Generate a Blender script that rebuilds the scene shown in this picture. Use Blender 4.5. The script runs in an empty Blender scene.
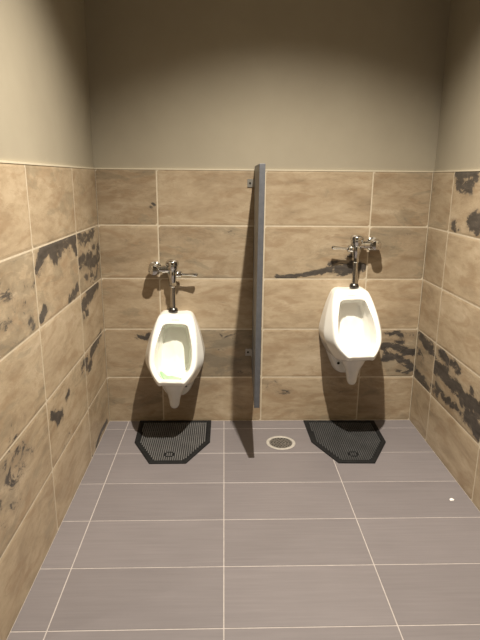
import bpy, bmesh, math, random
from mathutils import Vector, Matrix, noise
from mathutils.bvhtree import BVHTree

random.seed(7)
C = bpy.context.scene.collection
W = 1.898          # alcove width, left wall at x=0, right wall at x=W
HT = 1.524         # top of the wall tile
T = 0.308          # tile course
H = 3.10           # ceiling
DEPTH = 4.3        # back wall at y=0, rear wall at y=-DEPTH

# ------------------------------------------------------------------ helpers
def link(name, bm, mat, parent=None, smooth=False, bevel=0.0):
    if bevel:
        bmesh.ops.bevel(bm, geom=[e for e in bm.edges if len(e.link_faces) == 2 and e.calc_face_angle(0) > 0.5],
                        offset=bevel, segments=2, affect='EDGES', profile=0.6)
    me = bpy.data.meshes.new(name)
    bm.to_mesh(me); bm.free()
    if mat is not None: me.materials.append(mat)
    if smooth:
        for p in me.polygons: p.use_smooth = True
    o = bpy.data.objects.new(name, me)
    C.objects.link(o)
    if parent is not None: o.parent = parent
    return o

def thing(name, label, cat, loc=(0, 0, 0), rz=0, group=None):
    o = bpy.data.objects.new(name, None)
    o.empty_display_size = 0.05
    C.objects.link(o)
    o.location = loc; o.rotation_euler = (0, 0, rz)
    tag(o, label, cat, group)
    return o

def tag(o, label, cat, group=None):
    o['label'] = label; o['category'] = cat
    if group: o['group'] = group

def struct(o):
    o['kind'] = 'structure'
    return o

def box(bm, x0, x1, y0, y1, z0, z1):
    v = [bm.verts.new((x, y, z)) for x in (x0, x1) for y in (y0, y1) for z in (z0, z1)]
    for f in ((0, 1, 3, 2), (4, 6, 7, 5), (0, 4, 5, 1), (2, 3, 7, 6), (0, 2, 6, 4), (1, 5, 7, 3)):
        bm.faces.new([v[i] for i in f])

def hexa(bm, pts):
    """eight corners: rear-left b/t, rear-right b/t, front-left b/t, front-right b/t"""
    v = [bm.verts.new(p) for p in pts]
    for f in ((0, 1, 3, 2), (2, 3, 7, 6), (6, 7, 5, 4), (4, 5, 1, 0), (1, 5, 7, 3), (0, 2, 6, 4)):
        bm.faces.new([v[i] for i in f])
    bmesh.ops.recalc_face_normals(bm, faces=bm.faces)

def lathe(bm, prof, M=None, n=24):
    """prof: (radius, height) about local z, closed with caps"""
    rings = []
    for r, h in prof:
        rings.append([bm.verts.new((r * math.cos(2 * math.pi * i / n), r * math.sin(2 * math.pi * i / n), h)) for i in range(n)])
    fs = []
    for a, b in zip(rings[:-1], rings[1:]):
        for i in range(n):
            fs.append(bm.faces.new((a[i], a[(i + 1) % n], b[(i + 1) % n], b[i])))
    fs.append(bm.faces.new(list(reversed(rings[0])))); fs.append(bm.faces.new(rings[-1]))
    if M is not None:
        bmesh.ops.transform(bm, matrix=M, verts=[v for r in rings for v in r])
    bmesh.ops.recalc_face_normals(bm, faces=fs)

def axis(origin, direction):
    return Matrix.Translation(origin) @ Vector((0, 0, 1)).rotation_difference(Vector(direction).normalized()).to_matrix().to_4x4()

def autosmooth(o, ang=0.7):
    me = o.data
    me.shade_auto_smooth(angle=ang) if hasattr(me, 'shade_auto_smooth') else None
    for p in me.polygons: p.use_smooth = True
    bm = bmesh.new(); bm.from_mesh(me)
    for e in bm.edges:
        e.smooth = not (len(e.link_faces) == 2 and e.calc_face_angle(0) > ang)
    bm.to_mesh(me); bm.free()

# ------------------------------------------------------------------ materials
def new_mat(name, base=(0.8, 0.8, 0.8), rough=0.5, metal=0.0, spec=0.5):
    m = bpy.data.materials.new(name); m.use_nodes = True
    b = m.node_tree.nodes['Principled BSDF']
    b.inputs['Base Color'].default_value = (*base, 1)
    b.inputs['Roughness'].default_value = rough
    b.inputs['Metallic'].default_value = metal
    b.inputs['Specular IOR Level'].default_value = spec
    return m, m.node_tree, b

def node(nt, typ, **kw):
    n = nt.nodes.new(typ)
    for k, v in kw.items(): setattr(n, k, v)
    return n

def math_node(nt, op, a, b=None, c=None, clamp=False):
    n = node(nt, 'ShaderNodeMath', operation=op, use_clamp=clamp)
    for i, s in enumerate((a, b, c)):
        if s is None: continue
        if isinstance(s, (int, float)): n.inputs[i].default_value = s
        else: nt.links.new(s, n.inputs[i])
    return n.outputs[0]

def mix(nt, f, a, b, blend='MIX'):
    n = node(nt, 'ShaderNodeMix', data_type='RGBA', blend_type=blend)
    for s, v in ((0, f), (6, a), (7, b)):
        if isinstance(v, (int, float)): n.inputs[s].default_value = v
        elif isinstance(v, tuple): n.inputs[s].default_value = (*v, 1)
        else: nt.links.new(v, n.inputs[s])
    return n.outputs[2]

def noise_node(nt, vec, scale, detail=4, rough=0.55, w=None, dist=0.0):
    n = node(nt, 'ShaderNodeTexNoise', noise_dimensions='4D' if w is not None else '3D')
    n.inputs['Scale'].default_value = scale; n.inputs['Detail'].default_value = detail
    n.inputs['Roughness'].default_value = rough; n.inputs['Distortion'].default_value = dist
    nt.links.new(vec, n.inputs['Vector'])
    if w is not None: nt.links.new(w, n.inputs['W'])
    return n.outputs['Fac']

def ramp(nt, f, stops):
    n = node(nt, 'ShaderNodeValToRGB')
    e = n.color_ramp.elements
    while len(e) < len(stops): e.new(0.5)
    for i, (p, c) in enumerate(stops):
        e[i].position = p; e[i].color = (*c, 1)
    nt.links.new(f, n.inputs[0])
    return n.outputs['Color']

def attr(nt, name):
    return node(nt, 'ShaderNodeAttribute', attribute_name=name).outputs['Fac']

def bump(nt, bsdf, h, strength=0.2, dist=0.002):
    n = node(nt, 'ShaderNodeBump')
    n.inputs['Strength'].default_value = strength; n.inputs['Distance'].default_value = dist
    nt.links.new(h, n.inputs['Height']); nt.links.new(n.outputs['Normal'], bsdf.inputs['Normal'])

def mapped(nt, scale):
    tc = node(nt, 'ShaderNodeTexCoord'); mp = node(nt, 'ShaderNodeMapping')
    mp.inputs['Scale'].default_value = scale
    nt.links.new(tc.outputs['Object'], mp.inputs['Vector'])
    return mp.outputs['Vector']

def slate_tile_material():
    m, nt, b = new_mat('slate_look_wall_tile', rough=0.42, spec=0.35)
    seed = attr(nt, 'seed'); tone = attr(nt, 'tone'); vein = attr(nt, 'vein'); grey = attr(nt, 'grey')
    v = mapped(nt, (1, 1, 2.7)); viso = mapped(nt, (1, 1, 1.5))
    big = noise_node(nt, v, 2.6, 6, 0.62, seed, 0.9)
    fine = noise_node(nt, v, 15, 7, 0.68, seed, 0.5)
    base = ramp(nt, big, [(0.28, (0.20, 0.148, 0.095)), (0.42, (0.35, 0.265, 0.175)), (0.51, (0.435, 0.34, 0.23)), (0.59, (0.475, 0.38, 0.265)), (0.73, (0.60, 0.50, 0.375))])
    base = mix(nt, 0.36, base, ramp(nt, fine, [(0.28, (0.27, 0.205, 0.13)), (0.5, (0.43, 0.34, 0.235)), (0.72, (0.57, 0.47, 0.345))]))
    # rusty smears
    rust = noise_node(nt, v, 4.5, 5, 0.62, math_node(nt, 'ADD', seed, 31.0), 1.2)
    base = mix(nt, math_node(nt, 'MULTIPLY', ramp(nt, rust, [(0.50, (0, 0, 0)), (0.62, (1, 1, 1))]), 0.5), base, (0.29, 0.195, 0.115))
    # grey-olive cleft layers, stepped like split slate
    lay = math_node(nt, 'ADD', noise_node(nt, v, 3.4, 7, 0.66, math_node(nt, 'ADD', seed, 57.0), 1.1), math_node(nt, 'MULTIPLY', grey, 0.45))
    base = mix(nt, math_node(nt, 'MULTIPLY', ramp(nt, lay, [(0.56, (0, 0, 0)), (0.61, (1, 1, 1))]), 0.38), base, (0.22, 0.19, 0.135))
    base = mix(nt, math_node(nt, 'MULTIPLY', ramp(nt, lay, [(0.66, (0, 0, 0)), (0.70, (1, 1, 1))]), 0.4), base, (0.15, 0.135, 0.11))
    # thin dark clefts that follow the layering
    ridge = math_node(nt, 'ABSOLUTE', math_node(nt, 'SUBTRACT', lay, 0.50))
    base = mix(nt, math_node(nt, 'MULTIPLY', ramp(nt, ridge, [(0.0, (1, 1, 1)), (0.012, (0, 0, 0))]), 0.3), base, (0.25, 0.17, 0.10))
    tn = node(nt, 'ShaderNodeHueSaturation'); nt.links.new(base, tn.inputs['Color']); nt.links.new(math_node(nt, 'MULTIPLY', tone, 0.97), tn.inputs['Value'])
    tn.inputs['Saturation'].default_value = 1.0
    base = tn.outputs['Color']
    # charcoal slate patches: soft field + torn noise edge
    torn = noise_node(nt, viso, 8, 11, 0.72, seed, 1.3)
    f = math_node(nt, 'ADD', vein, math_node(nt, 'MULTIPLY', math_node(nt, 'SUBTRACT', torn, 0.5), 3.2))
    inside = math_node(nt, 'GREATER_THAN', vein, 0.01)
    halo = math_node(nt, 'MULTIPLY', ramp(nt, f, [(0.15, (0, 0, 0)), (0.60, (1, 1, 1))]), inside)
    base = mix(nt, math_node(nt, 'MULTIPLY', halo, 0.5), base, (0.24, 0.19, 0.135))
    mask = math_node(nt, 'MULTIPLY', ramp(nt, f, [(0.50, (0, 0, 0)), (0.68, (1, 1, 1))]), inside)
    dark = ramp(nt, fine, [(0.32, (0.024, 0.022, 0.022)), (0.55, (0.06, 0.054, 0.051)), (0.75, (0.14, 0.115, 0.09))])
    base = mix(nt, math_node(nt, 'MULTIPLY', mask, 0.93), base, dark)
    nt.links.new(base, b.inputs['Base Color'])
    bump(nt, b, math_node(nt, 'ADD', lay, math_node(nt, 'MULTIPLY', fine, 0.5)), 0.22, 0.003)
    return m

def floor_tile_material():
    m, nt, b = new_mat('grey_porcelain_floor_tile', rough=0.42, spec=0.4)
    seed = attr(nt, 'seed'); tone = attr(nt, 'tone')
    v = mapped(nt, (1.0, 22, 1)); viso = mapped(nt, (1, 1, 1))
    st = noise_node(nt, v, 4.0, 5, 0.6, seed)
    cl = noise_node(nt, viso, 3.0, 3, 0.5, seed)
    base = ramp(nt, math_node(nt, 'ADD', math_node(nt, 'MULTIPLY', st, 0.6), math_node(nt, 'MULTIPLY', cl, 0.4)),
                [(0.3, (0.158, 0.142, 0.147)), (0.7, (0.200, 0.181, 0.187))])
    tn = node(nt, 'ShaderNodeHueSaturation'); nt.links.new(base, tn.inputs['Color']); nt.links.new(tone, tn.inputs['Value'])
    nt.links.new(tn.outputs['Color'], b.inputs['Base Color'])
    bump(nt, b, st, 0.05, 0.001)
    return m

def plain(name, c1, c2, scale, rough, metal=0.0, bstr=0.0, spec=0.5, stretch=(1, 1, 1)):
    m, nt, b = new_mat(name, c1, rough, metal, spec)
    f = noise_node(nt, mapped(nt, stretch), scale, 4, 0.6)
    nt.links.new(ramp(nt, f, [(0.3, c1), (0.7, c2)]), b.inputs['Base Color'])
    if bstr: bump(nt, b, f, bstr, 0.001)
    return m

M_TILE = slate_tile_material()
M_FLOOR = floor_tile_material()
M_PAINT = plain('warm_greige_wall_paint', (0.325, 0.288, 0.222), (0.355, 0.317, 0.245), 3, 0.6, 0, 0, 0.3)
M_CEIL = plain('off_white_ceiling_paint', (0.70, 0.67, 0.60), (0.74, 0.71, 0.64), 3, 0.8)
M_GROUT = plain('sand_wall_grout', (0.50, 0.43, 0.325), (0.62, 0.54, 0.42), 30, 0.8)
M_FGROUT = plain('pale_floor_grout', (0.36, 0.325, 0.31), (0.46, 0.415, 0.395), 40, 0.85)
M_TRIM = plain('satin_tile_edge_trim', (0.55, 0.49, 0.38), (0.60, 0.54, 0.42), 20, 0.4)
M_CERAMIC = plain('white_vitreous_china', (0.83, 0.82, 0.78), (0.86, 0.85, 0.81), 2, 0.12, 0, 0, 0.6)
M_CHROME = plain('polished_chrome', (0.60, 0.59, 0.57), (0.68, 0.67, 0.65), 8, 0.13, 1.0)
M_DCHROME = plain('dull_chrome', (0.12, 0.115, 0.11), (0.17, 0.165, 0.16), 8, 0.3, 1.0)
M_HOLE = plain('dark_recess', (0.02, 0.018, 0.016), (0.03, 0.027, 0.024), 20, 0.8)
M_PART = plain('grey_partition_laminate', (0.082, 0.086, 0.098), (0.105, 0.109, 0.122), 40, 0.4, 0, 0.05)
M_STEEL = plain('brushed_bracket_steel', (0.42, 0.40, 0.36), (0.52, 0.50, 0.46), 60, 0.38, 0.8)
M_RUBBER = plain('black_mat_rubber', (0.009, 0.009, 0.0095), (0.016, 0.016, 0.0165), 60, 0.7, 0, 0.2, 0.15)
M_NUB = plain('worn_grey_mat_nubs', (0.11, 0.108, 0.108), (0.17, 0.165, 0.163), 9, 0.6)
M_NUBD = plain('dark_worn_mat_nubs', (0.05, 0.05, 0.051), (0.085, 0.085, 0.087), 9, 0.6)
M_RING = plain('pale_drain_ring', (0.38, 0.36, 0.33), (0.52, 0.49, 0.45), 40, 0.45, 0.2)
M_GRATE = plain('tarnished_drain_grate', (0.11, 0.10, 0.092), (0.21, 0.195, 0.175), 60, 0.5, 0.5)
M_GREEN = plain('green_deodorant_screen', (0.30, 0.72, 0.28), (0.42, 0.80, 0.38), 30, 0.5)
M_LOGO = plain('grey_maker_print', (0.36, 0.36, 0.36), (0.42, 0.42, 0.42), 30, 0.5)
M_PAPER = plain('white_paper', (0.80, 0.79, 0.76), (0.86, 0.85, 0.82), 30, 0.8)

# ------------------------------------------------------------------ slate patches (horizontal, height, in metres on each wall)
LEFT_VEINS = [
  ( [(1.039, 1.155), (0.97, 1.192), (0.916, 1.209)] , 0.03 , 1 ),
  ( [(0.88, 1.201), (0.812, 1.146)] , 0.028 , 1 ),
  ( [(0.81, 1.209), (0.711, 1.197), (0.584, 1.197), (0.498, 1.197)] , 0.03 , 1 ),
  ( [(0.782, 1.154), (0.7, 1.183)] , 0.02 , 0.9 ),
  ( [(0.525, 1.161), (0.48, 1.127)] , 0.02 , 0.9 ),
  ( [(0.524, 0.957), (0.602, 0.934), (0.655, 0.927)] , 0.022 , 1 ),
  ( [(1.004, 0.968), (1.047, 0.943)] , 0.02 , 1 ),
  ( [(0.438, 1.071), (0.282, 1.048), (0.052, 1.041)] , 0.035 , 0.8 ),
  ( [(0.423, 1.203), (0.334, 1.169), (0.134, 1.19)] , 0.03 , 0.75 ),
  ( [(0.174, 1.124), (0.042, 1.08)] , 0.03 , 0.55 ),
  ( [(0.417, 1.002), (0.262, 0.959), (0.074, 0.959)] , 0.025 , 0.55 ),
  ( [(0.113, 0.903), (0.238, 0.877), (0.372, 0.863), (0.44, 0.837)] , 0.028 , 1 ),
  ( [(0.348, 0.793), (0.432, 0.793)] , 0.015 , 0.8 ),
  ( [(1.388, 1.142), (1.354, 1.084), (1.403, 1.022)] , 0.06 , 0.42 ),
  ( [(1.163, 1.097), (1.109, 1.098)] , 0.03 , 0.42 ),
  ( [(1.157, 1.04), (1.242, 1.023)] , 0.03 , 0.24 ),
  ( [(1.177, 0.961), (1.145, 0.921)] , 0.02 , 0.55 ),
  ( [(0.089, 0.602), (0.197, 0.581), (0.341, 0.569)] , 0.02 , 1 ),
  ( [(0.428, 0.57), (0.535, 0.548)] , 0.018 , 0.9 ),
  ( [(0.357, 0.506), (0.461, 0.521)] , 0.02 , 0.8 ),
  ( [(1.032, 0.516), (0.961, 0.469), (0.9, 0.474)] , 0.022 , 0.9 ),
  ( [(0.83, 0.506), (0.778, 0.519)] , 0.014 , 0.8 ),
  ( [(1.117, 0.486), (1.109, 0.42)] , 0.014 , 0.5 ),
  ( [(1.425, 0.611), (1.347, 0.547), (1.339, 0.502)] , 0.05 , 0.42 ),
  ( [(1.511, 0.547), (1.48, 0.468)] , 0.05 , 0.45 ),
  ( [(1.568, 0.454), (1.49, 0.363)] , 0.05 , 0.4 ),
  ( [(0.071, 0.036), (0.235, 0.044), (0.367, 0.018)] , 0.012 , 1 ),
  ( [(0.442, 0.004), (0.49, -0.005)] , 0.012 , 0.8 ),
  ( [(0.072, 0.142), (0.157, 0.135)] , 0.014 , 0.5 ),
  ( [(0.807, 0.341), (0.91, 0.319)] , 0.02 , 0.3 ),
]
RIGHT_VEINS = [
  ( [(0.334, 1.511), (0.414, 1.515), (0.532, 1.519)] , 0.03 , 1 ),
  ( [(0.394, 1.463), (0.486, 1.454)] , 0.03 , 1 ),
  ( [(0.312, 1.502), (0.35, 1.453)] , 0.02 , 0.7 ),
  ( [(0.622, 1.299), (0.541, 1.288)] , 0.035 , 1 ),
  ( [(0.623, 1.258), (0.577, 1.272)] , 0.02 , 0.9 ),
  ( [(0.342, 1.252), (0.406, 1.242)] , 0.02 , 0.7 ),
  ( [(0.023, 0.577), (0.113, 0.555), (0.244, 0.536)] , 0.03 , 0.8 ),
  ( [(0.035, 0.337), (0.11, 0.314), (0.227, 0.31)] , 0.03 , 0.9 ),
  ( [(0.032, 0.479), (0.15, 0.418)] , 0.03 , 0.5 ),
  ( [(0.292, 0.469), (0.418, 0.479), (0.541, 0.459), (0.643, 0.446), (0.757, 0.442), (0.85, 0.443)] , 0.035 , 1 ),
  ( [(0.365, 0.575), (0.45, 0.559)] , 0.02 , 0.9 ),
  ( [(0.512, 0.569), (0.59, 0.554)] , 0.025 , 0.8 ),
  ( [(0.347, 0.376), (0.466, 0.349), (0.57, 0.354)] , 0.02 , 0.8 ),
  ( [(0.752, 0.377), (0.819, 0.368), (0.879, 0.336)] , 0.04 , 1 ),
  ( [(0.82, 0.52), (0.759, 0.515)] , 0.02 , 0.6 ),
  ( [(0.279, 0.349), (0.359, 0.328)] , 0.02 , 0.6 ),
  ( [(0.618, 0.359), (0.717, 0.34)] , 0.02 , 0.55 ),
]
BACK_VEINS = [
  ( [(1.022, 0.92), (1.134, 0.927), (1.234, 0.945), (1.316, 0.963), (1.398, 0.975)] , 0.013 , 1 ),
  ( [(1.369, 0.963), (1.446, 0.975), (1.516, 0.988)] , 0.03 , 1 ),
  ( [(1.338, 0.993), (1.407, 1.028), (1.465, 1.046)] , 0.012 , 0.7 ),
  ( [(1.696, 0.5), (1.759, 0.494), (1.823, 0.468), (1.886, 0.455)] , 0.022 , 1 ),
  ( [(1.703, 0.416), (1.777, 0.429), (1.842, 0.39), (1.896, 0.351)] , 0.018 , 0.9 ),
  ( [(1.691, 0.571), (1.777, 0.571), (1.864, 0.564)] , 0.015 , 0.6 ),
  ( [(1.784, 0.338), (1.86, 0.331)] , 0.015 , 0.6 ),
  ( [(1.724, 0.468), (1.794, 0.52)] , 0.03 , 0.7 ),
  ( [(0.607, 0.533), (0.692, 0.545), (0.861, 0.57)] , 0.03 , 0.24 ),
  ( [(0.6, 0.392), (0.704, 0.366), (0.876, 0.339)] , 0.035 , 0.26 ),
  ( [(0.57, 0.469), (0.722, 0.456), (0.875, 0.469)] , 0.03 , 0.2 ),
  ( [(0.193, 0.551), (0.246, 0.545), (0.265, 0.57)] , 0.012 , 0.8 ),
  ( [(0.308, 1.325), (0.326, 1.347)] , 0.012 , 0.5 ),
  ( [(0.016, 0.501), (0.065, 0.514)] , 0.012 , 0.4 ),
  ( [(0.966, 0.18), (1.091, 0.193), (1.19, 0.227)] , 0.012 , 0.25 ),
  ( [(0.977, 0.247), (1.064, 0.247)] , 0.015 , 0.22 ),
  ( [(1.379, 0.206), (1.506, 0.192)] , 0.02 , 0.2 ),
  ( [(1.596, 1.186), (1.709, 1.164), (1.879, 1.165)] , 0.03 , 0.2 ),
  ( [(0.372, 1.179), (0.578, 1.169), (0.865, 1.182)] , 0.03 , 0.2 ),
  ( [(0.023, 1.143), (0.175, 1.11), (0.319, 1.133)] , 0.03 , 0.15 ),
]

def seg_dist(px, pz, a, b):
    dx, dz = b[0] - a[0], b[1] - a[1]
    l = dx * dx + dz * dz
    t = 0 if l == 0 else max(0, min(1, ((px - a[0]) * dx + (pz - a[1]) * dz) / l))
    return math.hypot(px - a[0] - t * dx, pz - a[1] - t * dz)

# ------------------------------------------------------------------ room shell
def plaster(name, x0, x1, y0, y1, z0, z1, mat):
    bm = bmesh.new(); box(bm, x0, x1, y0, y1, z0, z1)
    bmesh.ops.recalc_face_normals(bm, faces=bm.faces)
    return struct(link(name, bm, mat))

TH = 0.009     # how far the tile stands proud of the painted wall
wall_back = plaster('wall_back', -0.15, W + 0.15, TH, 0.13, 0, H, M_PAINT)
LEND = 1.72    # the left wall ends here, beyond it the room opens to the left
wall_left = plaster('wall_left', -0.13, -TH, -LEND, TH, 0, H, M_PAINT)
wall_far_left = plaster('wall_far_left', -3.12, -3.0, -DEPTH, -LEND, 0, H, M_PAINT)
wall_return = plaster('wall_return', -3.12, -0.13, -LEND, -LEND + 0.12, 0, H, M_PAINT)
wall_right = plaster('wall_right', W + TH, W + 0.13, -DEPTH, TH, 0, H, M_PAINT)
wall_rear = plaster('wall_rear', -3.12, W + 0.13, -DEPTH - 0.12, -DEPTH, 0, H, M_PAINT)
ceiling = plaster('ceiling', -3.12, W + 0.15, -DEPTH - 0.12, 0.13, H, H + 0.1, M_CEIL)
floor = plaster('floor', -3.12, W + 0.15, -DEPTH - 0.12, 0.13, -0.12, -0.0012, M_FGROUT)

ROWS = [(HT - T * (k + 1), HT - T * k) for k in range(4)] + [(0.0, HT - 4 * T)]
G = 0.0018     # half grout width

def tile_wall(parent, to_world, joints, veins, tones, step=0.012, fine_to=9.0):
    bm = bmesh.new()
    ls = bm.verts.layers.float.new('seed'); lt = bm.verts.layers.float.new('tone')
    lv = bm.verts.layers.float.new('vein'); lg = bm.verts.layers.float.new('grey')
    for r, (za, zb) in enumerate(ROWS):
        for c, (ua, ub) in enumerate(zip(joints[:-1], joints[1:])):
            u0 = ua + (G if c else 0.0); u1 = ub - G
            z0 = za + (G if r < 4 else 0.0015); z1 = zb - (G if r else 0)
            s = step if ua < fine_to else 0.1
            nu = max(2, int((u1 - u0) / s)); nz = max(2, int((z1 - z0) / s))
            seed = random.uniform(0, 60)
            tone, grey = tones.get((r, c), (random.uniform(0.93, 1.05), random.uniform(-0.25, 0.1)))
            near = [(p, rad, st) for p, rad, st in veins
                    if any(u0 - rad * .1 <= q[0] <= u1 + rad * .1 and z0 - rad * .1 <= q[1] <= z1 + rad * .1 for q in p)]
            grid = []
            for i in range(nu + 1):
                row = []
                for j in range(nz + 1):
                    u = u0 + (u1 - u0) * i / nu; z = z0 + (z1 - z0) * j / nz
                    edge = i in (0, nu) or j in (0, nz)
                    v = bm.verts.new(to_world(u, 0.0014 if edge else 0.0, z))
                    f = 0.0
                    for p, rad, st in near:
                        d = min(seg_dist(u, z, a, b) for a, b in zip(p[:-1], p[1:]))
                        f = max(f, st * max(0.0, min(1.0, 1.3 - d / (rad * 1.75))))
                    v[ls] = seed; v[lt] = tone; v[lv] = f; v[lg] = grey
                    row.append(v)
                grid.append(row)
            for i in range(nu):
                for j in range(nz):
                    bm.faces.new((grid[i][j], grid[i + 1][j], grid[i + 1][j + 1], grid[i][j + 1]))
    o = link('tile_cladding', bm, M_TILE, parent, smooth=False)
    return o

def grout_slab(parent, x0, x1, y0, y1):
    bm = bmesh.new(); box(bm, x0, x1, y0, y1, 0, HT - 0.001)
    bmesh.ops.recalc_face_normals(bm, faces=bm.faces)
    return link('grout', bm, M_GROUT, parent)

def trim_bar(parent, x0, x1, y0, y1):
    bm = bmesh.new(); box(bm, x0, x1, y0, y1, HT - 0.001, HT + 0.006)
    bmesh.ops.recalc_face_normals(bm, faces=bm.faces)
    return link('edge_trim', bm, M_TRIM, parent)

# tones[(row from top, column)] = (brightness, greyness)
tones_back = {(0, 0): (0.79, 0.05), (0, 1): (0.87, -0.1), (0, 2): (0.90, -0.1), (0, 3): (0.85, 0),  # top row: tile tones, lowered further to mimic the downlight fading upward
              (1, 0): (0.90, 0.0), (1, 1): (0.82, 0.12), (1, 2): (0.92, 0.0), (1, 3): (0.80, 0.12),
              (2, 0): (0.90, 0.05), (2, 1): (1.0, -0.2), (2, 2): (1.06, -0.25), (2, 3): (1.02, -0.25),
              (3, 0): (0.90, 0.0), (3, 1): (0.80, 0.32), (3, 2): (1.05, -0.2), (3, 3): (0.85, 0.1),
              (4, 0): (0.85, 0.05), (4, 1): (0.94, -0.05), (4, 2): (0.98, 0.0), (4, 3): (0.92, 0.0)}
bw = tile_wall(wall_back, lambda u, d, z: (u, d, z), [0.0, 0.338, 0.948, 1.558, W], BACK_VEINS, tones_back, 0.012)
grout_slab(wall_back, 0, W, 0.0012, TH); trim_bar(wall_back, 0, W, -0.001, TH)
lj = [0.0, 0.467, 1.080, 1.690, LEND]
tones_left = {(0, 0): (0.92, 0), (0, 1): (1.0, 0.05), (0, 2): (1.02, -0.1), (1, 0): (0.92, 0.15), (1, 1): (1.02, 0.1), (1, 2): (0.98, 0.25),
              (2, 0): (0.98, -0.1), (2, 1): (1.02, -0.2), (2, 2): (1.0, 0.1), (3, 0): (0.95, 0), (3, 1): (1.0, 0.05), (3, 2): (0.98, 0.1),
              (4, 0): (0.9, 0.1), (4, 1): (1.02, -0.2), (4, 2): (1.0, -0.1)}
tile_wall(wall_left, lambda u, d, z: (-d, -u, z), lj, LEFT_VEINS, tones_left, 0.012, 1.75)
grout_slab(wall_left, -TH, -0.0012, -LEND, 0); trim_bar(wall_left, -TH, 0.001, -LEND, 0)
rj = [0.0, 0.285, 0.891, 1.501, 2.111, 2.721, 3.331, 3.941, DEPTH]
tones_right = {(0, 0): (0.85, 0.05), (0, 1): (0.95, 0.05), (1, 0): (0.88, 0), (1, 1): (1.0, -0.2), (2, 0): (0.95, -0.1), (2, 1): (1.0, -0.2),
               (3, 0): (0.82, 0.2), (3, 1): (0.92, 0.1), (4, 0): (0.9, 0), (4, 1): (0.98, -0.15)}
tile_wall(wall_right, lambda u, d, z: (W + d, -u, z), rj, RIGHT_VEINS, tones_right, 0.012, 0.9)
grout_slab(wall_right, W + 0.0012, W + TH, -DEPTH, 0); trim_bar(wall_right, W - 0.001, W + TH, -DEPTH, 0)

# floor tiles
DC = (1.046, -0.297)     # floor drain centre
fx = [0.1201 - 0.597 * k for k in range(5, 0, -1)] + [0.0, 0.1201, 0.7165, 1.3138, W]
fx[4] = -0.477
fy = [0.0, 0.1122]
while fy[-1] < DEPTH: fy.append(fy[-1] + 0.3004)
fy[-1] = DEPTH
bm = bmesh.new()
ls = bm.verts.layers.float.new('seed'); lt = bm.verts.layers.float.new('tone')
for i in range(len(fx) - 1):
    for j in range(len(fy) - 1):
        if fx[i] < -0.001 and fy[j] < LEND: continue
        g = 0.0021
        x0, x1, y0, y1 = fx[i] + (0 if abs(fx[i]) < 1e-6 else g), fx[i + 1] - (0 if fx[i + 1] in (0.0, W) else g), -fy[j + 1] + g, -fy[j] - g
        s, t = random.uniform(0, 50), random.uniform(0.95, 1.05)
        vs = []
        for a, b, z in ((x0, y0, -.0008), (x1, y0, -.0008), (x1, y1, -.0008), (x0, y1, -.0008),
                        (x0 + .001, y0 + .001, 0), (x1 - .001, y0 + .001, 0), (x1 - .001, y1 - .001, 0), (x0 + .001, y1 - .001, 0)):
            v = bm.verts.new((a, b, z)); v[ls] = s; v[lt] = t; vs.append(v)
        bm.faces.new(vs[4:])
        for k in range(4): bm.faces.new((vs[k], vs[(k + 1) % 4], vs[4 + (k + 1) % 4], vs[4 + k]))
link('floor_tiles', bm, M_FLOOR, floor)

# ------------------------------------------------------------------ urinal body
def spline(ctrl, per=7):
    """half outline (x>=0) top centre -> bottom centre, Catmull-Rom, mirrored to a closed loop"""
    P = [Vector(p) for p in ctrl]
    P.insert(-1, Vector((P[-2].x * 0.6, P[-1].y * .85 + P[-2].y * .15, P[-1].z * .92 + P[-2].z * .08)))     # keeps the bottom edge flat between its corners
    ext = [Vector((-P[1].x, P[1].y, P[1].z))] + P + [Vector((-P[-2].x, P[-2].y, P[-2].z))]
    half = []
    for i in range(1, len(ext) - 2):
        p0, p1, p2, p3 = ext[i - 1], ext[i], ext[i + 1], ext[i + 2]
        for k in range(per):
            t = k / per
            half.append(0.5 * ((2 * p1) + (p2 - p0) * t + (2 * p0 - 5 * p1 + 4 * p2 - p3) * t * t + (3 * p1 - p0 - 3 * p2 + p3) * t ** 3))
    half.append(P[-1])
    for v in half: v.x = max(v.x, 0)
    half[0].x = 0; half[-1].x = 0
    return half + [Vector((-v.x, v.y, v.z)) for v in reversed(half[1:-1])]

def loft(loops, cap=True):
    bm = bmesh.new()
    rings = [[bm.verts.new((p.x, -p.y, p.z)) for p in lp] for lp in loops]
    n = len(rings[0])
    for a, b in zip(rings[:-1], rings[1:]):
        for i in range(n):
            bm.faces.new((a[i], a[(i + 1) % n], b[(i + 1) % n], b[i]))
    for r in (rings[0], rings[-1]):
        c = bm.verts.new(sum((v.co for v in r), Vector()) / n)
        for i in range(n): bm.faces.new((r[i], r[(i + 1) % n], c))
    bmesh.ops.recalc_face_normals(bm, faces=bm.faces)
    if bm.calc_volume(signed=True) < 0: bmesh.ops.reverse_faces(bm, faces=bm.faces)
    return bm

# control loops: (x, forward, z) with z = 0 at the top of the fixture
A = [(0, 0, 0), (.085, 0, 0), (.125, 0, -.06), (.165, 0, -.18), (.178, 0, -.27), (.135, 0, -.38), (0, 0, -.41)]
Mi = [(0, .055, .000), (.087, .06, .000), (.128, .09, -.055), (.166, .14, -.17), (.173, .18, -.265), (.115, .20, -.37), (0, .20, -.395)]
Lo = [(0, .095, -.001), (.086, .10, -.002), (.117, .135, -.044), (.139, .225, -.152), (.137, .295, -.255), (.082, .355, -.334), (0, .360, -.338)]
B = [(0, .108, -.008), (.080, .113, -.010), (.109, .150, -.050), (.131, .238, -.15), (.129, .308, -.248), (.080, .370, -.309), (0, .375, -.313)]
Ci = [(0, .150, -.046), (.064, .155, -.048), (.084, .180, -.078), (.108, .260, -.160), (.105, .318, -.238), (.064, .372, -.288), (0, .376, -.291)]
C1 = [(0, .125, -.052), (.062, .130, -.054), (.081, .155, -.084), (.104, .232, -.170), (.101, .292, -.250), (.061, .340, -.302), (0, .344, -.305)]
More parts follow.
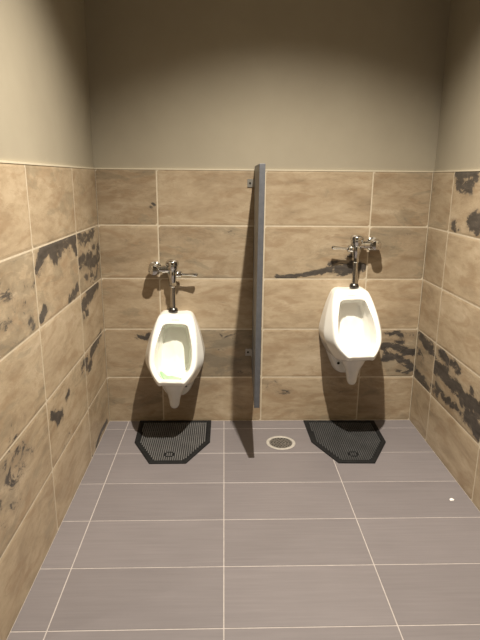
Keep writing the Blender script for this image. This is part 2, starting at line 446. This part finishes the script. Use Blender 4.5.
C2 = [(0, .085, -.064), (.058, .088, -.068), (.080, .100, -.11), (.100, .155, -.20), (.097, .21, -.293), (.056, .255, -.347), (0, .26, -.350)]
C3 = [(0, .060, -.080), (.050, .060, -.085), (.070, .063, -.13), (.085, .080, -.22), (.078, .11, -.31), (.042, .155, -.362), (0, .16, -.366)]

def temp(bm, name):
    me = bpy.data.meshes.new(name); bm.to_mesh(me); bm.free()
    o = bpy.data.objects.new(name, me); C.objects.link(o); return o

def urinal_mesh():
    hull = temp(loft([spline(l) for l in (A, Mi, Lo, B)]), 'hull')
    # lower wall housing
    h0 = [(0, 0, -.28), (.12, 0, -.28), (.145, 0, -.34), (.118, 0, -.43), (.088, 0, -.50), (.06, 0, -.528), (0, 0, -.532)]
    h1 = [(0, .050, -.28), (.105, .050, -.28), (.128, .050, -.34), (.100, .050, -.43), (.074, .048, -.495), (.048, .044, -.520), (0, .044, -.524)]
    h2 = [(0, .062, -.30), (.09, .062, -.30), (.108, .062, -.34), (.084, .062, -.43), (.058, .060, -.485), (.035, .056, -.508), (0, .056, -.512)]
    housing = temp(loft([spline(l) for l in (h0, h1, h2)]), 'housing')
    # tapering trap outlet under the bowl
    bm = bmesh.new(); rings = []
    for z, cy, rx, ry in ((-.30, .195, .090, .10), (-.36, .190, .084, .095), (-.41, .175, .066, .080), (-.455, .165, .045, .058), (-.50, .160, .034, .042), (-.535, .158, .029, .034), (-.552, .157, .020, .024)):
        rings.append([Vector((rx * math.cos(a), cy + ry * math.sin(a), z)) for a in [2 * math.pi * i / 40 for i in range(40)]])
    bm.free()
    cone = temp(loft(rings), 'cone')
    rings = []
    for z, rx, y0, y1 in ((-.34, .06, .02, .17), (-.42, .040, .02, .165), (-.47, .026, .02, .155), (-.50, .018, .02, .15)):
        rings.append([Vector((rx * math.cos(a), (y0 + y1) / 2 + (y1 - y0) / 2 * math.sin(a), z)) for a in [2 * math.pi * i / 40 for i in range(40)]])
    web = temp(loft(rings), 'web')
    cav = temp(loft([spline(l) for l in (Ci, C1, C2, C3)]), 'cavity')
    for o, op in ((housing, 'UNION'), (cone, 'UNION'), (web, 'UNION'), (cav, 'DIFFERENCE')):
        md = hull.modifiers.new(op, 'BOOLEAN'); md.object = o; md.operation = op; md.solver = 'EXACT'
    md = hull.modifiers.new('remesh', 'REMESH'); md.mode = 'VOXEL'; md.voxel_size = 0.0042; md.adaptivity = 0
    md = hull.modifiers.new('smooth', 'SMOOTH'); md.factor = 0.5; md.iterations = 9
    bpy.context.view_layer.update()
    dg = bpy.context.evaluated_depsgraph_get()
    me = bpy.data.meshes.new_from_object(hull.evaluated_get(dg))
    for o in (hull, housing, cone, web, cav):
        d = o.data; bpy.data.objects.remove(o); bpy.data.meshes.remove(d)
    # keep the back flush with the tile
    for v in me.vertices: v.co.y = min(v.co.y, -0.0003); v.co.x *= 0.955
    me.name = 'bowl'
    me.materials.clear(); me.materials.append(M_CERAMIC)
    for p in me.polygons: p.use_smooth = True
    return me

BODY = urinal_mesh()
_bm = bmesh.new(); _bm.from_mesh(BODY); TREE = BVHTree.FromBMesh(_bm); _bm.free()

def hit(x, z, d=(0, 1, 0), y=-1.0):
    r = TREE.ray_cast(Vector((x, y, z)), Vector(d))
    return r[0], r[1]

def make_urinal(loc, lean, label):
    t = thing('urinal', label, 'urinal', loc, 0, 'wall-hung urinals')
    t.rotation_euler = (0, math.radians(lean), 0)      # hung slightly out of plumb
    o = bpy.data.objects.new('bowl', BODY); C.objects.link(o); o.parent = t
    for s in (-1, 1):                                    # bolt holes on the lower housing
        r = TREE.ray_cast(Vector((s * 0.12, -0.34, -0.455)), (Vector((s * 0.058, -0.055, -0.455)) - Vector((s * 0.12, -0.34, -0.455))).normalized())
        bm = bmesh.new()
        lathe(bm, [(0.0085, -0.004), (0.0085, 0.0008), (0.004, 0.001)], axis(r[0], r[1]), 16)
        link('bolt_hole', bm, M_HOLE, t)
    # small maker's print on the top of the rim: a row of unreadable grey strokes
    bm = bmesh.new()
    for k in range(9):
        x = (k - 4) * 0.0048
        h = 0.0035 if k in (0, 4) else 0.0026
        pts = [hit(x + a * 0.0017, -0.026 + b * h) for a, b in ((-1, -1), (1, -1), (1, 1), (-1, 1))]
        bm.faces.new([bm.verts.new(p + n * 0.0006) for p, n in pts])
    link('maker_print', bm, M_LOGO, t)
    bm = bmesh.new()                                      # drain holes at the bottom of the bowl
    for k in range(7):
        a = k * math.pi / 3
        x, y = (0, 0) if k == 6 else (0.014 * math.cos(a), 0.014 * math.sin(a))
        r = TREE.ray_cast(Vector((x, -0.19 + y, -0.10)), Vector((0, 0, -1)))
        lathe(bm, [(0.0036, -0.003), (0.0036, 0.0008)], axis(r[0], r[1]), 10)
    link('drain_strainer', bm, M_HOLE, t)
    return t

UL = (0.438, 0, 0.716)
UR = (1.448, 0, 0.862)
make_urinal(UL, 1.5, 'white china wall-hung urinal left of the grey partition, mounted lower, green screen inside')
make_urinal(UR, -2.4, 'white china wall-hung urinal right of the grey partition, mounted higher')

# green deodorant screen lying in the left bowl
bm = bmesh.new()
n = 28
rings = []
def bowl_pt(x, y):
    r = TREE.ray_cast(Vector((x, y, -0.08)), Vector((0, 0, -1)))
    return r[0] + Vector((0, 0, 0.004))
cx, cy = -0.018, -0.205
for rr in (0.0, 0.35, 0.7, 1.0):
    rings.append([bowl_pt(cx + 0.060 * rr * math.cos(2 * math.pi * i / n), cy + 0.045 * rr * math.sin(2 * math.pi * i / n)) for i in range(n)])
c0 = bm.verts.new(rings[0][0])
vr = [[bm.verts.new(p) for p in r] for r in rings[1:]]
for i in range(n): bm.faces.new((c0, vr[0][i], vr[0][(i + 1) % n]))
for a, b in zip(vr[:-1], vr[1:]):
    for i in range(n): bm.faces.new((a[i], b[i], b[(i + 1) % n], a[(i + 1) % n]))
bmesh.ops.recalc_face_normals(bm, faces=bm.faces)
geo = bmesh.ops.extrude_face_region(bm, geom=list(bm.faces))
for v in geo['geom']:
    if isinstance(v, bmesh.types.BMVert): v.co.z += 0.003
bmesh.ops.recalc_face_normals(bm, faces=bm.faces)
o = link('urinal_screen', bm, M_GREEN, None, True)
o.location = UL; o.rotation_euler = (0, math.radians(1.5), 0)
tag(o, 'pale green deodorant screen lying in the bowl of the left urinal', 'urinal screen')

# ------------------------------------------------------------------ flush valves  (s = side of the control stop)
lathe_ = lathe
def make_valve(loc, s, label, lever_up=0.0):
    t = thing('flush_valve', label, 'flush valve', loc, 0, 'chrome flush valves')
    def lathe(b, prof, M, n=24, k=1.25): lathe_(b, [(r * k, h) for r, h in prof], M, n)
    def part(name, fn, mat=M_CHROME, parent=t):
        bm = bmesh.new(); fn(bm)
        o = link(name, bm, mat, parent, False); autosmooth(o, 0.6); return o
    up = (0, 0, 1)
    part('spud_flange', lambda b: lathe(b, [(.0215, .002), (.0225, .006), (.0215, .014), (.0195, .022), (.0135, .028)], axis((0, 0, 0), up)), M_DCHROME)
    part('tailpipe', lambda b: lathe(b, [(.0125, .02), (.0125, .165)], axis((0, 0, 0), up)))
    part('coupling_nut', lambda b: lathe(b, [(.0145, .150), (.0175, .154), (.0175, .172), (.0155, .178)], axis((0, 0, 0), up), 8))
    def body(b):
        lathe(b, [(.0150, .174), (.0165, .185), (.0185, .20), (.0225, .215), (.0225, .238), (.0195, .245), (.021, .252), (.027, .262), (.0285, .270), (.0285, .278)], axis((0, 0, 0), up), 28)
    bd = part('valve_body', body)
    cap = part('cover_cap', lambda b: lathe(b, [(.0280, .2785), (.0305, .281), (.0305, .293), (.0285, .299), (.021, .306), (.010, .310), (.002, .311)], axis((0, 0, 0), up), 28))
    # handle on the other side
    d = Vector((-s, -0.05, lever_up))
    hs = part('handle_socket', lambda b: lathe(b, [(.0145, .016), (.0165, .022), (.0165, .034), (.014, .040), (.0155, .042), (.0155, .050), (.009, .056)], axis((0, 0, .226), d), 20))
    part('handle_lever', lambda b: lathe(b, [(.0055, .052), (.0050, .075), (.0058, .095), (.0075, .115), (.0088, .132), (.0085, .141), (.004, .146)], axis((0, 0, .226), d), 16))
    # side outlet, control stop
    e = Vector((s, 0, 0))
    part('outlet_tube', lambda b: lathe(b, [(.0165, .015), (.0165, .040), (.019, .041), (.019, .056), (.0145, .058), (.0145, .085)], axis((0, 0, .252), e), 20))
    st = Vector((s * .104, 0, .252))
    f = (0, -1, 0)
    Y = -loc[1]
    def stop(b):
        lathe(b, [(.0145, -.036), (.0145, -.024), (.022, -.021), (.0265, -.012), (.0280, 0), (.0265, .012), (.022, .020), (.017, .024)], axis(st, f), 28)
    part('control_stop', stop)
    part('stop_cap', lambda b: lathe(b, [(.020, .023), (.0235, .026), (.0235, .034), (.021, .040), (.012, .044), (.002, .045)], axis(st, f), 28))
    part('wall_flange', lambda b: lathe(b, [(.030, -Y + .0012), (.030, -Y + .004), (.025, -Y + .008), (.016, -Y + .012), (.015, -.034)], axis(st, f), 28))
    return t

def seat(U, lean, x, y):
    """height at which the spud flange just rests on the china"""
    Rm = Matrix.Translation(U) @ Matrix.Rotation(math.radians(lean), 4, 'Y')
    return max(p.z for p in (Rm @ v.co for v in BODY.vertices) if math.hypot(p.x - x, p.y - y) < .034) - .0015

make_valve((0.419, -.052, seat(UL, 1.5, 0.419, -.052)), -1, 'chrome flush valve above the left urinal, shutoff knob left of its body and lever right', -0.03)
make_valve((1.4755, -.052, seat(UR, -2.4, 1.4755, -.052)), 1, 'chrome flush valve above the right urinal, shutoff knob right of its body and lever left', 0.07)

# ------------------------------------------------------------------ partition screen
t = thing('urinal_partition', 'tall narrow grey urinal screen on the tiled wall between both urinals', 'partition', (0.899, 0, 0.337))
Z = 1.210
bm = bmesh.new()
hexa(bm, [(-.013, -.004, 0), (-.013, -.004, Z), (.014, -.004, 0), (.014, -.004, Z),
          (-.028, -.56, 0), (-.0215, -.56, Z), (.0005, -.56, 0), (.0065, -.56, Z)])
link('panel', bm, M_PART, t, False, 0.0025)
for z in (1.455 - .337, .456 - .337):
    bm = bmesh.new()
    box(bm, -.052, -.0135, -.0045, -.0012, z - .022, z + .022)       # leaf on the wall
    box(bm, -.0178, -.0138, -.034, -.0045, z - .022, z + .022)      # leaf along the panel
    bmesh.ops.recalc_face_normals(bm, faces=bm.faces)
    br = link('bracket', bm, M_STEEL, t)
    bm = bmesh.new(); lathe(bm, [(.0065, 0), (.0065, .0012), (.004, .0026)], axis((-.037, -.0045, z), (0, -1, 0)), 14)
    link('screw', bm, M_HOLE, br)

# ------------------------------------------------------------------ floor mats
def inset_poly(P, d):
    n = len(P); out = []
    for i in range(n):
        a, b, c = Vector(P[i - 1]), Vector(P[i]), Vector(P[(i + 1) % n])
        e1 = (b - a).normalized(); e2 = (c - b).normalized()
        n1 = Vector((-e1.y, e1.x)); n2 = Vector((-e2.y, e2.x))
        k = d / max(0.2, 1 + n1.dot(n2))
        out.append(tuple(b + (n1 + n2) * k))
    return out

def inside(P, x, y):
    return all((P[(i + 1) % len(P)][0] - P[i][0]) * (y - P[i][1]) - (P[(i + 1) % len(P)][1] - P[i][1]) * (x - P[i][0]) > 0 for i in range(len(P)))

def make_mat(loc, rz, label, nubmat):
    t = thing('urinal_mat', label, 'floor mat', loc, rz, 'black rubber floor mats')
    P = [(-.225, -.002), (-.213, -.285), (-.098, -.523), (.098, -.523), (.221, -.285), (.222, -.002)]
    Q = inset_poly(P, .008); I = inset_poly(P, .025)
    bm = bmesh.new(); n = 6
    z = (0.0006, 0.006, 0.009, 0.009, 0.005)
    loops = [[bm.verts.new((*p, h)) for p in L] for L, h in ((P, z[0]), (P, z[1]), (Q, z[2]), (inset_poly(P, .021), z[3]), (I, z[4]), (I, .0006))]
    for a, b in zip(loops, loops[1:] + loops[:1]):
        for i in range(n): bm.faces.new((a[i], a[(i + 1) % n], b[(i + 1) % n], b[i]))
    bmesh.ops.recalc_face_normals(bm, faces=bm.faces)
    link('border', bm, M_RUBBER, t, False)
    bm = bmesh.new()
    bot = [bm.verts.new((*p, .0006)) for p in inset_poly(P, .0245)]; top = [bm.verts.new((*p, .0035)) for p in inset_poly(P, .0245)]
    bm.faces.new(list(reversed(bot))); bm.faces.new(top)
    for i in range(n): bm.faces.new((bot[i], bot[(i + 1) % n], top[(i + 1) % n], top[i]))
    bmesh.ops.recalc_face_normals(bm, faces=bm.faces)
    link('pad', bm, M_RUBBER, t)
    # field of raised nubs, with the round boss clear of them
    J = inset_poly(P, .030)
    bm = bmesh.new(); p = .0118
    for i in range(-20, 21):
        for j in range(0, 48):
            x, y = i * p, -j * p - .004
            if not inside(J, x, y) or .020 < math.hypot(x, y + .43) < .031: continue
            a, b = .0037, .0028
            lo = [bm.verts.new((x + sx * a, y + sy * a, .0034)) for sx, sy in ((-1, -1), (1, -1), (1, 1), (-1, 1))]
            hi = [bm.verts.new((x + sx * b, y + sy * b, .0072)) for sx, sy in ((-1, -1), (1, -1), (1, 1), (-1, 1))]
            bm.faces.new(hi)
            for k in range(4): bm.faces.new((lo[k], lo[(k + 1) % 4], hi[(k + 1) % 4], hi[k]))
    o = link('raised_nubs', bm, nubmat, t)
    o['kind'] = 'stuff'
    bm = bmesh.new()
    lathe(bm, [(.023, .0034), (.024, .0068), (.0265, .0068), (.0275, .0034)], axis((0, -.43, 0), (0, 0, 1)), 32)
    link('round_boss', bm, M_RUBBER, t)
    return t

make_mat((0.415, -0.003, 0), 0.0, 'black rubber mat with pale dotted centre on the floor under the left urinal', M_NUB)
make_mat((1.443, -0.012, 0), -0.02, 'black rubber mat with darker worn centre on the floor under the right urinal', M_NUBD)

# ------------------------------------------------------------------ floor drain
t = thing('floor_drain', 'round metal floor drain with pale ring between the two mats', 'floor drain', (*DC, 0))
bm = bmesh.new()
rad = lambda a: 1
n = 48
prof = [(.084, .0004), (.084, .0018), (.080, .0030), (.068, .0030), (.066, .0016), (.066, .0004)]
rings = [[bm.verts.new((r * math.cos(2 * math.pi * i / n), r * math.sin(2 * math.pi * i / n), h)) for i in range(n)] for r, h in prof]
for a, b in zip(rings, rings[1:] + rings[:1]):
    for i in range(n): bm.faces.new((a[i], a[(i + 1) % n], b[(i + 1) % n], b[i]))
bmesh.ops.recalc_face_normals(bm, faces=bm.faces)
autosmooth(link('ring', bm, M_RING, t), 0.6)
bm = bmesh.new(); lathe(bm, [(.0655, .0004), (.0655, .0018)], None, 48)
gr = link('grate', bm, M_GRATE, t)
bm = bmesh.new()
for rr, k in ((.0, 1), (.018, 6), (.036, 12), (.053, 18)):
    for i in range(k):
        a = 2 * math.pi * i / k
        lathe(bm, [(.0048, .0012), (.0048, .0021)], axis((rr * math.cos(a), rr * math.sin(a), 0), (0, 0, 1)), 10)
link('drain_slots', bm, M_HOLE, gr)

# ------------------------------------------------------------------ scrap of paper by the right wall
bm = bmesh.new()
pts = [(-.011, -.007, .0012), (.004, -.009, .0030), (.012, .002, .0012), (.002, .009, .0042), (-.010, .005, .0022)]
lo = [bm.verts.new((x, y, .0004)) for x, y, z in pts]; hi = [bm.verts.new((x, y, z + .0008)) for x, y, z in pts]
bm.faces.new(list(reversed(lo))); bm.faces.new(hi)
for i in range(5): bm.faces.new((lo[i], lo[(i + 1) % 5], hi[(i + 1) % 5], hi[i]))
o = link('paper_scrap', bm, M_PAPER); o.location = (1.808, -.879, 0)
tag(o, 'tiny white scrap lying on the grey floor near the right wall', 'scrap')

# ------------------------------------------------------------------ camera
cd = bpy.data.cameras.new('camera'); cam = bpy.data.objects.new('camera', cd); C.objects.link(cam)
cd.sensor_fit = 'VERTICAL'; cd.sensor_height = 36.0; cd.lens = 536.055 / 640 * 36.0
cd.clip_start = 0.02
rt = Vector((0.99955268, -0.02862246, 0.00867136)); up = Vector((-0.00105665, 0.25596338, 0.9666859)); fw = Vector((0.02988848, 0.96626265, -0.25581864))
cam.matrix_world = Matrix(((rt.x, up.x, -fw.x, 0.71587), (rt.y, up.y, -fw.y, -3.11018), (rt.z, up.z, -fw.z, 1.48141), (0, 0, 0, 1)))
bpy.context.scene.camera = cam

# ------------------------------------------------------------------ lights: recessed downlights
def spot(name, loc, power, angle, blend, color, size=0.035, target=None):
    l = bpy.data.lights.new(name, 'SPOT'); l.energy = power; l.spot_size = math.radians(angle); l.spot_blend = blend
    l.color = color; l.shadow_soft_size = size
    o = bpy.data.objects.new(name, l); C.objects.link(o); o.location = loc
    if target is not None:
        o.rotation_euler = (Vector(target) - Vector(loc)).to_track_quat('-Z', 'Y').to_euler()
    return o

WARM = (1.0, 0.915, 0.775)
spot('downlight', (1.03, -1.31, H - 0.03), 620, 114, 1.0, WARM, 0.022)
spot('downlight', (-1.0, -2.27, H - 0.03), 45, 150, 0.8, WARM, 0.03)
spot('downlight', (0.9, -2.4, H - 0.03), 26, 150, 1.0, WARM, 0.06)
w = bpy.data.worlds.new('world'); bpy.context.scene.world = w; w.use_nodes = True
w.node_tree.nodes['Background'].inputs['Color'].default_value = (0.9, 0.85, 0.75, 1)
w.node_tree.nodes['Background'].inputs['Strength'].default_value = 0.012

vs = bpy.context.scene.view_settings
vs.view_transform = 'Standard'; vs.look = 'None'; vs.exposure = 0.0; vs.gamma = 1.0
